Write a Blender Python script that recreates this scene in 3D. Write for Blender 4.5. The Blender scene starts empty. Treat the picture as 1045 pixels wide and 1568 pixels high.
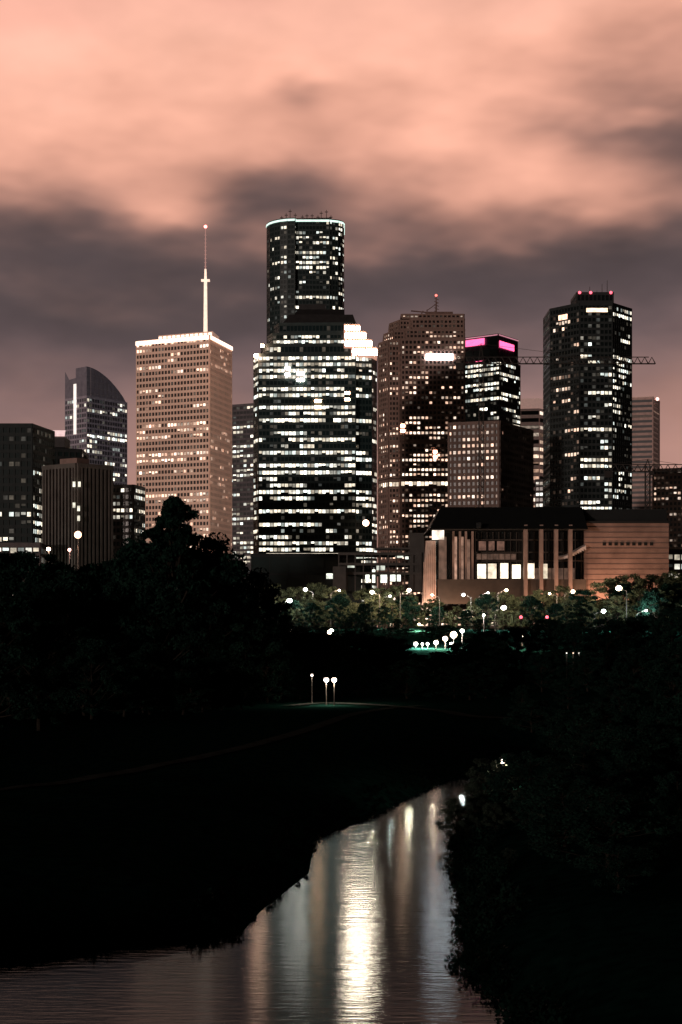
import bpy, math, random
import numpy as np
from mathutils import Vector, noise
random.seed(7); rng=np.random.default_rng(7)
F=2400.0; CX=522.5; HY=960.0; CH=15.0
def X(px,d): return (px-CX)*d/F
def Z(py,d): return CH-(py-HY)*d/F
def lin(r,g,b):
    f=lambda c:((c/255+0.055)/1.055)**2.4 if c>10 else c/255/12.92
    return (f(r),f(g),f(b),1)
scene=bpy.context.scene
# ---------------- materials
def nodes(name):
    m=bpy.data.materials.new(name); m.use_nodes=True
    nt=m.node_tree; b=nt.nodes['Principled BSDF']; return m,nt,b
def solid(name,col,rough=0.7,metal=0,var=0.25,scale=0.3,emis=None,es=0,spec=0.3,bump=0):
    m,nt,b=nodes(name)
    tc=nt.nodes.new('ShaderNodeTexCoord'); n=nt.nodes.new('ShaderNodeTexNoise')
    n.inputs['Scale'].default_value=scale; n.inputs['Detail'].default_value=6
    nt.links.new(tc.outputs['Object'],n.inputs['Vector'])
    r=nt.nodes.new('ShaderNodeMapRange'); r.inputs[1].default_value=.25; r.inputs[2].default_value=.75; r.inputs[3].default_value=1-var; r.inputs[4].default_value=1+var
    nt.links.new(n.outputs['Fac'],r.inputs[0])
    mx=nt.nodes.new('ShaderNodeMix'); mx.data_type='RGBA'; mx.blend_type='MULTIPLY'; mx.inputs[0].default_value=1
    mx.inputs[6].default_value=(*col[:3],1); nt.links.new(r.outputs[0],mx.inputs[7])
    nt.links.new(mx.outputs[2],b.inputs['Base Color'])
    b.inputs['Roughness'].default_value=rough; b.inputs['Metallic'].default_value=metal
    b.inputs['Specular IOR Level'].default_value=spec
    if bump:
        bp=nt.nodes.new('ShaderNodeBump'); bp.inputs['Strength'].default_value=bump
        nt.links.new(n.outputs['Fac'],bp.inputs['Height']); nt.links.new(bp.outputs[0],b.inputs['Normal'])
    if emis:
        b.inputs['Emission Color'].default_value=(*emis[:3],1); b.inputs['Emission Strength'].default_value=es
        if es<.6: m.cycles.emission_sampling='NONE'
    return m
def glassmat(name,col,rough=0.2,spec=0.5):
    return solid(name,col,rough,0,0.3,0.05,spec=spec)
def emit(name,col,s):
    m,nt,b=nodes(name); b.inputs['Base Color'].default_value=(0.3,0.3,0.3,1)
    tc=nt.nodes.new('ShaderNodeTexCoord'); n=nt.nodes.new('ShaderNodeTexNoise'); n.inputs['Scale'].default_value=.6
    nt.links.new(tc.outputs['Object'],n.inputs['Vector'])
    r=nt.nodes.new('ShaderNodeMapRange'); r.inputs[3].default_value=s*.7; r.inputs[4].default_value=s*1.3
    nt.links.new(n.outputs['Fac'],r.inputs[0]); nt.links.new(r.outputs[0],b.inputs['Emission Strength'])
    b.inputs['Emission Color'].default_value=(*col[:3],1); return m
def attr_emit(name):
    m,nt,b=nodes(name); a=nt.nodes.new('ShaderNodeAttribute'); a.attribute_name='lit'
    tc=nt.nodes.new('ShaderNodeTexCoord'); n=nt.nodes.new('ShaderNodeTexNoise'); n.inputs['Scale'].default_value=.45; n.inputs['Detail'].default_value=3
    nt.links.new(tc.outputs['Object'],n.inputs['Vector'])
    r=nt.nodes.new('ShaderNodeMapRange'); r.inputs[1].default_value=.3;r.inputs[2].default_value=.7;r.inputs[3].default_value=.7; r.inputs[4].default_value=2.2
    nt.links.new(n.outputs['Fac'],r.inputs[0])
    nt.links.new(a.outputs['Color'],b.inputs['Emission Color']); nt.links.new(r.outputs[0],b.inputs['Emission Strength'])
    b.inputs['Base Color'].default_value=(.03,.03,.03,1); b.inputs['Roughness'].default_value=.3
    m.cycles.emission_sampling='NONE'
    return m
WIN=attr_emit('lit_window_glass')
# ---------------- geometry
class G:
    def __init__(s): s.v=[];s.f=[];s.c=[]
    def quad(s,a,b,c,d,col=None):
        i=len(s.v); s.v+= [tuple(a),tuple(b),tuple(c),tuple(d)]; s.f.append((i,i+1,i+2,i+3)); s.c.append(col or (0,0,0))
    def prism(s,pts,z0,z1,top=None,cap=True):
        n=len(pts); top=top or pts; i=len(s.v)
        s.v+=[(p[0],p[1],z0) for p in pts]+[(p[0],p[1],z1) for p in top]
        for k in range(n): s.f.append((i+k,i+(k+1)%n,i+n+(k+1)%n,i+n+k)); s.c.append((0,0,0))
        if cap:
            s.f.append(tuple(i+n+k for k in range(n))); s.c.append((0,0,0))
            s.f.append(tuple(i+n-1-k for k in range(n))); s.c.append((0,0,0))
    def box(s,x0,x1,y0,y1,z0,z1): s.prism([(x0,y0),(x1,y0),(x1,y1),(x0,y1)],z0,z1)
    def strut(s,a,b,r,r2=None,n=4):
        a=Vector(a);b=Vector(b);r2=r if r2 is None else r2
        d=(b-a).normalized(); u=d.cross(Vector((0.01,.02,1)) if abs(d.z)<.95 else Vector((1,0,0))).normalized(); w=d.cross(u)
        i=len(s.v)
        for p,rr in((a,r),(b,r2)):
            for k in range(n):
                t=2*math.pi*(k+.5)/n; s.v.append(tuple(p+(u*math.cos(t)+w*math.sin(t))*rr))
        for k in range(n): s.f.append((i+k,i+(k+1)%n,i+n+(k+1)%n,i+n+k)); s.c.append((0,0,0))
        s.f.append(tuple(i+n+k for k in range(n))); s.c.append((0,0,0))
        s.f.append(tuple(i+n-1-k for k in range(n))); s.c.append((0,0,0))
    def ball(s,c,r,n=10,m=6,sz=1):
        i=len(s.v)
        for a in range(m+1):
            ph=math.pi*a/m
            for b in range(n):
                t=2*math.pi*b/n; s.v.append((c[0]+r*math.sin(ph)*math.cos(t),c[1]+r*math.sin(ph)*math.sin(t),c[2]+sz*r*math.cos(ph)))
        for a in range(m):
            for b in range(n):
                s.f.append((i+a*n+b,i+(a+1)*n+b,i+(a+1)*n+(b+1)%n,i+a*n+(b+1)%n)); s.c.append((0,0,0))
def mk(name,g,mat,parent=None,attr=False,smooth=False):
    me=bpy.data.meshes.new(name); me.from_pydata(g.v,[],g.f); me.materials.append(mat)
    if attr:
        a=me.attributes.new('lit','FLOAT_COLOR','FACE')
        arr=np.ones((len(g.f),4),dtype=np.float32); arr[:,:3]=np.array(g.c,dtype=np.float32) if len(g.f) else 0
        a.data.foreach_set('color',arr.ravel())
    if smooth: me.polygons.foreach_set('use_smooth',[True]*len(me.polygons))
    me.update(); o=bpy.data.objects.new(name,me); scene.collection.objects.link(o)
    if parent: o.parent=parent
    return o
def empty(name,loc=(0,0,0)):
    o=bpy.data.objects.new(name,None); scene.collection.objects.link(o); o.location=loc; o.empty_display_size=1; return o
CREAM=[(1,.88,.68),(1,.97,.84),(1,.86,.66),(.9,1,.93),(1,.92,.76)]; PEACH=[(1,.6,.42),(1,.68,.5),(1,.78,.62)]
def st(p=.3,full=.05,dark=.2,run=3,s=1.0,cols=CREAM,fade=None,hot=0): return dict(p=p,full=full,dark=dark,run=run,s=s,cols=cols,fade=fade,hot=hot)
def lit_row(n,L,p):
    r=random.random(); k=1
    if r<L['full']: p=.94;k=1.2
    elif r<L['full']+L['dark']: p=p*.12
    else: p=p*random.uniform(.4,1.7)
    out=[];state=random.random()<p
    for i in range(n):
        if random.random()<1/L['run']: state=random.random()<p
        out.append(k*random.choice((.25,.6,1,1.3,1.8))*(5 if random.random()<L['hot'] else 1) if state else (random.choice((.03,.06)) if random.random()<.2 else 0))
    return out
def facade(gf,gw,p0,p1,z0,z1,fh,cw,pw,sh,a,L,pp=None):
    p0=Vector(p0);p1=Vector(p1);e=p1-p0;ln=e.length;u=e/ln;n=Vector((u.y,-u.x))
    nf=max(1,round((z1-z0)/fh)); fh=(z1-z0)/nf; nc=max(1,round(ln/cw)); cw=ln/nc
    def pt(t,o,z): q=p0+u*t+n*o; return (q.x,q.y,z)
    def bx(t0,t1,o,za,zb):
        gf.quad(pt(t0,o,za),pt(t1,o,za),pt(t1,o,zb),pt(t0,o,zb))
        gf.quad(pt(t0,0,zb),pt(t0,o,zb),pt(t1,o,zb),pt(t1,0,zb)); gf.quad(pt(t0,0,za),pt(t1,0,za),pt(t1,o,za),pt(t0,o,za))
        gf.quad(pt(t0,0,za),pt(t0,o,za),pt(t0,o,zb),pt(t0,0,zb)); gf.quad(pt(t1,0,za),pt(t1,0,zb),pt(t1,o,zb),pt(t1,o,za))
    H=fh*sh; W=cw*pw
    for f in range(nf):
        if sh>0: bx(0,ln,a,z0+f*fh,z0+f*fh+H)
        if L:
            h=f/nf; p=L['p'] if not L['fade'] else L['p']*L['fade'](h)
            row=lit_row(nc,L,p); rs=random.uniform(.6,1.15)
            for c,b in enumerate(row):
                if b>0:
                    col=random.choice(L['cols']); s=L['s']*b*rs
                    za=z0+f*fh+H+fh*.03; zb=z0+(f+1)*fh-fh*.06
                    if random.random()<.25: za+= (zb-za)*random.uniform(.1,.5)
                    gw.quad(pt(c*cw+W/2,.08,za),pt((c+1)*cw-W/2,.08,za),pt((c+1)*cw-W/2,.08,zb),pt(c*cw+W/2,.08,zb),tuple(x*s for x in col))
    if pw>0:
        for c in range(nc+1):
            t=min(max(c*cw,W/2),ln-W/2); bx(t-W/2,t+W/2,a+.06,z0,z1)
    bx(0,ln,a+.15,z1,z1+min(2,fh*.5))
def quadpts(xa,da,xb,db,xc,dc):
    A=(X(xa,da),da);B=(X(xb,db),db);C=(X(xc,dc),dc);D=(A[0]+C[0]-B[0],A[1]+C[1]-B[1]); return [A,B,C,D]
GROUND=14.0
class Tower:
    def __init__(s,name,glass,frame):
        s.e=empty(name); s.core=G();s.fr=G();s.w=G();s.glass=glass;s.frame=frame
    def tier(s,pts,z0,z1,fh=3.9,cw=3.0,pw=.2,sh=.35,a=.3,L=None,Ls=None):
        s.core.prism(pts,z0,z1+.2)
        for k in range(len(pts)):
            p0,p1=pts[k],pts[(k+1)%len(pts)]
            nx,ny=(p1[1]-p0[1]),-(p1[0]-p0[0]); q=((p0[0]+p1[0])/2,(p0[1]+p1[1])/2)
            if -(nx*q[0]+ny*q[1])<-abs(.35*math.hypot(nx,ny)*math.hypot(*q)): continue
            l=Ls[k] if Ls and k in Ls else L
            facade(s.fr,s.w,p0,p1,z0,z1,fh,cw,pw,sh,a,l)
    def done(s):
        mk('glass_walls',s.core,s.glass,s.e); mk('facade_frame',s.fr,s.frame,s.e); 
        if s.w.f: mk('lit_windows',s.w,WIN,s.e,True)
        return s.e
dark_glass=glassmat('dark_tinted_glass',(.018,.03,.03),.25)
grey_glass=glassmat('grey_glass',(.06,.06,.065),.3)
# pale tower with antenna -------------------------------------------------
stone=solid('pale_stone_glow',(.80,.56,.44),.8,scale=.03,var=.2,emis=(1,.55,.4),es=.12)  # faint emission put into the stone in place of floodlights
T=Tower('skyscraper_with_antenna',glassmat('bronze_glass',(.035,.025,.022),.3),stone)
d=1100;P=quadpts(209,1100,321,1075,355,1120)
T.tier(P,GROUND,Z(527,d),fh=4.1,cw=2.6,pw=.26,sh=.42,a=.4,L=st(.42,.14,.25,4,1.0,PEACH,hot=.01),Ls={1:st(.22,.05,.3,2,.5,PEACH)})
cr=G()
B2=quadpts(243,1105,326,1088,336,1110); cr.prism(B2,Z(527,d)+1,Z(512,d)); mk('mechanical_penthouse',cr,solid('penthouse_stone',(.7,.5,.4),emis=(1,.6,.45),es=.25),T.e)  # penthouse stone glows by itself to look lit
g=G()
for k in (0,1):
    p0=Vector(P[k]);p1=Vector(P[(k+1)%4]);u=(p1-p0).normalized();n=Vector((u.y,-u.x))
    a=p0+n*.9;b=p1+n*.9;z=Z(527,d)
    g.quad((a.x,a.y,z-1.2),(b.x,b.y,z-1.2),(b.x,b.y,z+1.6),(a.x,a.y,z+1.6))
p0=Vector(B2[0]);p1=Vector(B2[1]);u=(p1-p0).normalized();n=Vector((u.y,-u.x));L0=(p1-p0).length
for i in range(12):
    a=p0+u*(L0*(i+.1)/12)+n*.3;b=p0+u*(L0*(i+.8)/12)+n*.3
    g.quad((a.x,a.y,Z(522,d)),(b.x,b.y,Z(522,d)),(b.x,b.y,Z(514,d)),(a.x,a.y,Z(514,d)))
mk('crown_lights',g,emit('crown_light_warm',(1,.72,.56),2.4),T.e)
g=G(); ax=X(315,1100)
g.strut((ax,1100,Z(527,d)),(ax,1100,Z(432,d)),1.5,1.1,6); g.strut((ax,1100,Z(432,d)),(ax,1100,Z(412,d)),1.0,.7,6)
g.box(ax-3,ax+3,1098.8,1101.2,Z(431,d),Z(428,d)); g.ball((ax,1100,Z(516,d)),3)
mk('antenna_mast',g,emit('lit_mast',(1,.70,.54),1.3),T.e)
g=G(); g.strut((ax,1100,Z(412,d)),(ax,1100,Z(348,d)),.45,.25,5)
for i in range(9):
    z=Z(408-i*6,d); g.strut((ax-.9,1100,z),(ax+.9,1100,z),.15)
mk('antenna_whip',g,solid('painted_steel',(.4,.25,.22),emis=(1,.52,.45),es=.35),T.e)  # steel given its own glow to look lit
g=G(); g.ball((ax,1100,Z(347,d)),1.2); mk('beacon',g,emit('red_beacon',(1,.25,.22),5),T.e)
T.done()
# slim tower behind
T=Tower('slim_office_tower',grey_glass,solid('grey_cladding',(.16,.14,.15)))
T.tier(quadpts(352,1260,389,1250,396,1290),GROUND,Z(621,1250),cw=3,pw=.15,sh=.4,L=st(.5,.12,.1,4,.7,CREAM,lambda h:1.4-h)); T.done()
# tall glass tower rounded
T=Tower('rounded_glass_skyscraper',dark_glass,solid('dark_mullion',(.04,.055,.055),.4))
d=1250;pts=[]
def arc(cx,cy,r,a0,a1,n):
    return [(cx+r*math.cos(math.radians(a0+(a1-a0)*i/n)),cy+r*math.sin(math.radians(a0+(a1-a0)*i/n))) for i in range(n+1)]
xl=X(407,d);xr=X(527,d);xm=X(452,d)
pts=arc(xm,d+22,xm-xl,180,270,6)+[(xm+.5,d+1.5)]+[(X(505,d),d+1.5)]+arc(X(505,d),d+14,xr-X(505,d),-80,0,3)+[(xr,d+50),(xl,d+50)]
pts[6]=(xm,d+22-(xm-xl))
zt=Z(338,d)
T.tier(pts,GROUND,zt,fh=3.95,cw=2.6,pw=.22,sh=.36,a=.2,L=st(.40,.04,.2,1.8,.9,CREAM),Ls={k:st(.2,.0,.3,1.6,.6,CREAM) for k in range(6)})
g=G()
def rim(g,pts,z,h,o,ks):
    for k in ks:
        p0=Vector(pts[k]);p1=Vector(pts[(k+1)%len(pts)]);u=(p1-p0).normalized();n=Vector((u.y,-u.x));a=p0+n*o;b=p1+n*o
        g.quad((a.x,a.y,z),(b.x,b.y,z),(b.x,b.y,z+h),(a.x,a.y,z+h)); 
        g.quad((a.x,a.y,z+h),(b.x,b.y,z+h),(p1.x,p1.y,z+h),(p0.x,p0.y,z+h))
rim(g,pts,zt-.5,1.6,.7,range(len(pts)-2)); mk('roof_rim_light',g,emit('cool_rim_light',(.75,1,.88),1.3),T.e)
g=G(); g.prism([(X(428,d),d+14),(X(508,d),d+10),(X(508,d),d+35),(X(428,d),d+35)],zt,Z(328,d))
for px,py in((431,326),(438,322),(444,316),(452,322),(463,325),(470,323),(478,323),(487,325),(492,319),(500,317),(507,325)):
    g.strut((X(px,d),d+9,Z(330,d)),(X(px,d),d+9,Z(py,d)),.4,.3)
    g.strut((X(px-2.5,d),d+9,Z(py+3,d)),(X(px+2.5,d),d+9,Z(py+3,d)),.35)
mk('roof_plant_and_masts',g,solid('roof_metal',(.12,.09,.085)),T.e)
T.done()
# stepped tower
T=Tower('stepped_crown_skyscraper',glassmat('teal_black_glass',(.012,.025,.027),.2),solid('dark_green_granite',(.028,.048,.048),.5))
d=1000
def hp(xa,xb,xc,o=0):
    return [(X(xa,d),d+14+o),(X(xa+9,d),d+2+o),(X(xb,d),d+o),(X(xb,d),d+3+o),(X(xc-8,d),d+6+o),(X(xc,d),d+16+o),(X(xc,d),d+55-o),(X(xa,d),d+55-o)]
LH=st(.5,.16,.16,4,.95,CREAM)
zz=[GROUND,Z(800,d),Z(720,d),Z(640,d),Z(545,d)]
for i in range(4):
    T.tier(hp(387,545,578),zz[i]+ (0.3 if i else 0),zz[i+1],fh=4.05,cw=2.35,pw=.16,sh=.36,a=.15,L=st([.5,.42,.28,.6][i],[.22,.1,.04,.2][i],.18,4,1.0,CREAM),Ls={4:st([.4,.35,.25,.5][i],[.15,.1,.04,.15][i],.2,3,.8,CREAM)})
T.tier(hp(398,545,570,3),zz[4]+1.5,Z(529,d),fh=4,cw=2.35,pw=.16,sh=.34,a=.15,L=LH)
T.tier(hp(408,545,560,6),Z(529,d)+1.5,Z(510,d),fh=4,cw=2.35,pw=.16,sh=.34,a=.15,L=st(.4,.1,.2,3,.9,CREAM))
T.tier(hp(418,540,550,9),Z(510,d)+1.5,Z(494,d),fh=4,cw=2.35,pw=.16,sh=.34,a=.15,L=st(.15,0,.4,2,.6,CREAM))
for x0,x1,y0,c in ((437,444,562,(34,28,24)),(455,466,570,(44,36,30)),(482,492,612,(34,17,9)),(528,536,600,(26,13,8))):
    for yy in (0,9.7): T.w.quad((X(x0,d),d-.3,Z(y0+4+yy,d)),(X(x1,d),d-.3,Z(y0+4+yy,d)),(X(x1,d),d-.3,Z(y0+yy,d)),(X(x0,d),d-.3,Z(y0+yy,d)),c)
g=G()
b=[(X(430,d),d+12),(X(547,d),d+12),(X(547,d),d+45),(X(430,d),d+45)]; t=[(X(455,d),d+24),(X(528,d),d+24),(X(528,d),d+38),(X(455,d),d+38)]
g.prism(b,Z(492,d),Z(474,d),top=[(X(443,d),d+16),(X(541,d),d+16),(X(541,d),d+42),(X(443,d),d+42)])
g.prism([(X(449,d),d+18),(X(528,d),d+18),(X(528,d),d+40),(X(449,d),d+40)],Z(474,d),Z(462,d),top=t)
g.prism([(X(456,d),d+26),(X(498,d),d+26),(X(498,d),d+36),(X(456,d),d+36)],Z(462,d),Z(453,d))
mk('stepped_roof',g,solid('dark_roof_metal',(.035,.033,.033),.5),T.e)
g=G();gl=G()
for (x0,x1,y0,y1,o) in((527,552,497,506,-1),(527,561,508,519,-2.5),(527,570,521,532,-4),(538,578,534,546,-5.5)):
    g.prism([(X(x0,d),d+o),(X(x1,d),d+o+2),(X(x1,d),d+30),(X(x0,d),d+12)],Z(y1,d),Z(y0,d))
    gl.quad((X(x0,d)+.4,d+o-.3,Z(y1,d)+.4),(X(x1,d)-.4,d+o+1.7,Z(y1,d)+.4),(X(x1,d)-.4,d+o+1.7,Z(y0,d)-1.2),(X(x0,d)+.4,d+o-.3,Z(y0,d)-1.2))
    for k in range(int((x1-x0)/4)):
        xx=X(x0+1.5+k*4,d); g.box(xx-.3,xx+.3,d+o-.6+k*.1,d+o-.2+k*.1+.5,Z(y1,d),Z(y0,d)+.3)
mk('crown_terraces',g,solid('pale_granite_glow',(.6,.45,.36),emis=(1,.50,.36),es=.6),T.e)  # granite emits on its own, standing in for floodlighting
CROWN=emit('crown_glow',(1,.74,.54),170); mk('crown_glow_panels',gl,CROWN,T.e)  # added glowing panels stand in for floodlit stone, strong enough to streak the water
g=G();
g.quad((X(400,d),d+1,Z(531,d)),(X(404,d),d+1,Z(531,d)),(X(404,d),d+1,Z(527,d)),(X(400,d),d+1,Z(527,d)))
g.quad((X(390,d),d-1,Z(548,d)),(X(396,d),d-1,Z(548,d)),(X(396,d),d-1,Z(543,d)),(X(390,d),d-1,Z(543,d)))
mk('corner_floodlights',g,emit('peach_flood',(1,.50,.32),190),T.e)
g=G(); g.ball((X(560,d),d-14,Z(803,d)),2.0); mk('wall_floodlight',g,emit('peach_flood_low',(1,.6,.42),12),T.e)
g=G(); g.strut((X(560,d),d-14,Z(808,d)),(X(560,d),d+5,Z(808,d)),.3); mk('floodlight_bracket',g,solid('bracket',(.1,.1,.1)),T.e)
T.done()
# low dark annex under
T=Tower('dark_annex_building',dark_glass,solid('black_cladding',(.02,.025,.025)))
d=880;T.tier([(X(385,d),d),(X(553,d),d),(X(553,d),d+30),(X(385,d),d+30)],GROUND,Z(853,d),fh=9,cw=10,pw=.05,sh=.1,a=.2,L=None)
g=G(); g.box(X(408,d),X(536,d),d+2,d+3,Z(851.5,d),Z(846.5,d)); T.w.quad((X(408,d),d+1.6,Z(851,d)),(X(536,d),d+1.6,Z(851,d)),(X(536,d),d+1.6,Z(847,d)),(X(408,d),d+1.6,Z(847,d)),(1.1,.95,.75))
mk('rooftop_band',g,solid('band',(.1,.1,.1)),T.e); T.done()
# brown grid tower
brown=solid('brown_granite',(.27,.175,.145),.8,scale=.04,var=.25)
T=Tower('brown_granite_skyscraper',glassmat('brown_glass',(.02,.016,.015),.3),brown)
d=1200
def bp(xl,o=0): return [(X(xl,d),d+20+o),(X(xl+14,d),d+5+o),(X(xl+30,d),d+5+o),(X(xl+32,d),d+o),(X(712,d),d+o),(X(712,d),d+50),(X(xl,d),d+50)]
LB=st(.22,.05,.2,2.5,.8,PEACH)
T.tier(bp(582),GROUND,Z(748,d),fh=3.9,cw=3.1,pw=.38,sh=.44,a=.5,L=st(.42,.06,.2,3,1,PEACH))
T.tier(bp(582),Z(748,d)+.5,Z(737,d),fh=5,cw=3.1,pw=.15,sh=.3,a=.5,L=st(.9,.95,0,4,1.2,[(1,.8,.6)]))
T.tier(bp(582),Z(737,d)+2.6,Z(680,d),fh=3.9,cw=3.1,pw=.38,sh=.44,a=.5,L=st(.6,.1,.1,3,1.2,PEACH,hot=.03))
T.tier(bp(582),Z(680,d)+2,Z(522,d),fh=3.9,cw=3.1,pw=.38,sh=.44,a=.5,L=st(.28,.03,.2,1.6,.9,PEACH))
T.tier(bp(590,3),Z(522,d)+2,Z(506,d),fh=3.9,cw=3.1,pw=.38,sh=.44,a=.5,L=LB)
T.tier(bp(599,5),Z(506,d)+2,Z(489,d),fh=3.9,cw=3.1,pw=.38,sh=.44,a=.5,L=st(.1,0,.3,2,.5,PEACH))
T.tier([(X(616,d),d+8),(X(712,d),d+8),(X(712,d),d+45),(X(616,d),d+45)],Z(489,d)+2,Z(480,d),fh=3.9,cw=3.1,pw=.38,sh=.44,a=.5,L=st(.1,0,.3,2,.5,PEACH))
for x0,x1,y0,c in ((614,620,650,(36,20,13)),(664,669,690,(36,19,13))):
    for yy in (0,7.8): T.w.quad((X(x0,d),d-.9,Z(y0+4+yy,d)),(X(x1,d),d-.9,Z(y0+4+yy,d)),(X(x1,d),d-.9,Z(y0+yy,d)),(X(x0,d),d-.9,Z(y0+yy,d)),c)
g=G(); g.quad((X(652,d),d-1.5,Z(551,d)),(X(694,d),d-1.5,Z(551,d)),(X(694,d),d-1.5,Z(543,d)),(X(652,d),d-1.5,Z(543,d)))
mk('illuminated_sign',g,emit('white_sign_light',(1,.95,.97),28),T.e)
g=G(); g.box(X(653,d),X(695,d),d+8,d+40,Z(480,d)+1,Z(474,d))
g.strut((X(631,d),d+15,Z(470,d)),(X(662,d),d+15,Z(473,d)),.6); g.strut((X(645,d),d+15,Z(478,d)),(X(650,d),d+15,Z(470,d)),.5)
g.strut((X(656,d),d+15,Z(478,d)),(X(656,d),d+15,Z(468,d)),.5)
g.strut((X(670,d),d+15,Z(478,d)),(X(670,d),d+15,Z(446,d)),1,.4); g.strut((X(655,d),d+15,Z(470,d)),(X(672,d),d+15,Z(458,d)),.35)
for i in range(5): g.strut((X(667,d),d+15,Z(450+i*5,d)),(X(674,d),d+15,Z(453+i*5,d)),.3)
mk('rooftop_plant',g,solid('roof_steel',(.2,.12,.1)),T.e)
g=G(); g.ball((X(670,d),d+15,Z(446,d)),1); mk('beacon',g,emit('red_beacon2',(1,.15,.12),3),T.e)
T.done()
# front grid building
T=Tower('concrete_grid_office_building',glassmat('brown_glass2',(.02,.017,.015),.3),solid('tan_concrete',(.19,.13,.11),.85,scale=.06))
d=1000
T.tier(quadpts(686,1000,765,990,816,1040),GROUND,Z(652,d),fh=4.1,cw=3.0,pw=.42,sh=.45,a=.6,L=st(.3,.05,.25,2,.95,PEACH),Ls={1:st(.04,0,.3,2,.4,PEACH)}); T.done()
# neon crown
T=Tower('neon_crown_tower',dark_glass,solid('black_granite',(.03,.025,.03),.4))
d=1300;P=quadpts(712,1300,765,1280,797,1310)
T.tier(P,GROUND,Z(560,d),fh=4,cw=2.8,pw=.15,sh=.34,a=.2,L=st(.5,.12,.2,4,.95,CREAM))
P3=quadpts(712,1303,763,1284,793,1312)
T.tier(P3,Z(560,d)+2,Z(520,d),fh=8,cw=9,pw=.1,sh=.2,a=.3,L=None)
g=G()
def strip(g,p0,p1,t0,t1,za,zb,o=1.3):
    p0=Vector(p0);p1=Vector(p1);u=(p1-p0);n=Vector((u.y,-u.x)).normalized();a=p0+u*t0+n*o;b=p0+u*t1+n*o
    g.quad((a.x,a.y,za),(b.x,b.y,za),(b.x,b.y,zb),(a.x,a.y,zb))
strip(g,P3[0],P3[1],0,.62,Z(531,d),Z(521,d)); strip(g,P3[0],P3[1],0,.35,Z(566,d),Z(556,d)); strip(g,P3[0],P3[1],.35,.6,Z(558,d),Z(555,d))
strip(g,P3[1],P3[2],0,.75,Z(537,d),Z(527,d)); strip(g,P3[1],P3[2],.1,.85,Z(570,d),Z(558,d)); 
mk('neon_strips',g,emit('magenta_neon',(1,.10,.26),2.8),T.e)
g=G(); rim(g,P3,Z(519,d),.9,.8,(0,1)); mk('roof_edge_light',g,emit('pink_edge',(1,.4,.5),.6),T.e)
T.done()
# pale slab
T=Tower('pale_slab_building',grey_glass,solid('pale_cladding',(.62,.43,.38),emis=(1,.6,.5),es=.06))  # slight glow put into the cladding as painted light
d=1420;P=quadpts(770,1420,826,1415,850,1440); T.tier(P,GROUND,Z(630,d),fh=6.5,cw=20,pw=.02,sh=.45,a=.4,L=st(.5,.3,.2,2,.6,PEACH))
g=G(); g.prism(P,Z(630,d)+2.5,Z(611,d)); mk('blank_parapet',g,solid('blank_parapet',(.6,.38,.33),emis=(1,.6,.5),es=.28),T.e); T.done()  # parapet surface emits on its own to look lit
# right dark tower
T=Tower('octagonal_dark_skyscraper',glassmat('black_glass',(.008,.013,.013),.25),solid('dark_bronze_cladding',(.032,.038,.038),.5))
d=1050
P=[(X(849,d),d+20),(X(888,d),d),(X(938,d),d),(X(976,d),d+20),(X(976,d),d+55),(X(849,d),d+55)]
T.tier(P,GROUND,Z(468,d),fh=4.1,cw=2.6,pw=.2,sh=.38,a=.3,L=st(.42,.04,.2,3,1,CREAM),Ls={0:st(.2,0,.3,2,.7,PEACH),2:st(.38,.04,.3,3,.95,CREAM)})
P4=[(X(885,d),d+4),(X(941,d),d+4),(X(941,d),d+30),(X(885,d),d+30)]
T.tier(P4,Z(468,d)+2,Z(450,d),fh=4.1,cw=2.6,pw=.2,sh=.38,a=.3,L=None)
g=G()
for px in (889,906,937): g.ball((X(px,d),d+3,Z(446.5,d)),1.0); 
mk('red_roof_beacons',g,emit('red_beacon3',(1,.1,.15),3),T.e)
g=G()
for px,py in((893,440),(907,434),(926,430),(934,424),(918,440)): g.strut((X(px,d),d+10,Z(449,d)),(X(px,d),d+10,Z(py,d)),.35,.2)
mk('roof_masts',g,solid('mast_steel',(.1,.1,.1)),T.e)
strip(T.w,P[1],P[2],.2,.85,Z(478,d),Z(472,d),.5); T.w.c[-1]=(1.8,1.2,.8); strip(T.w,P[0],P[1],.3,.6,Z(485,d),Z(477,d),.5); T.w.c[-1]=(1.6,.9,.6)
T.done()
T=Tower('banded_office_tower',grey_glass,solid('rose_cladding',(.45,.30,.27),emis=(1,.6,.5),es=.03))  # a touch of emission painted in to lift the facade
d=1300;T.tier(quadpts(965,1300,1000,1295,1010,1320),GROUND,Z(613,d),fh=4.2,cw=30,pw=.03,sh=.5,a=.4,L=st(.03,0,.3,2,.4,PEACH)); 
g=G(); g.prism(quadpts(965,1299,1000,1293,1010,1320),Z(613,d)+2.2,Z(608,d)); mk('parapet',g,solid('rose_parapet',(.5,.33,.3),emis=(1,.6,.5),es=.2),T.e)  # parapet brightness comes from built-in emission, no lamp
g=G(); g.ball((X(1007,d),d,Z(611,d)),1.4); mk('corner_light',g,emit('corner_warm',(1,.6,.5),3),T.e)
T.done()
T=Tower('low_office_block',grey_glass,solid('rose_brick',(.36,.24,.21)))
d=1200;T.tier(quadpts(1000,1200,1050,1190,1075,1230),GROUND,Z(722,d),fh=4,cw=3,pw=.35,sh=.45,a=.4,L=st(.22,.02,.2,2,.7,PEACH)); T.done()
T=Tower('glass_office_block',dark_glass,solid('dark_frame2',(.07,.06,.06)))
d=1150;T.tier(quadpts(820,1150,850,1145,872,1170),GROUND,Z(738,d),fh=4,cw=3,pw=.2,sh=.4,a=.3,L=st(.3,.05,.2,3,.7,CREAM)); T.done()
T=Tower('curtain_wall_office_tower',grey_glass,solid('grey_frame3',(.12,.10,.10)))
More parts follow.
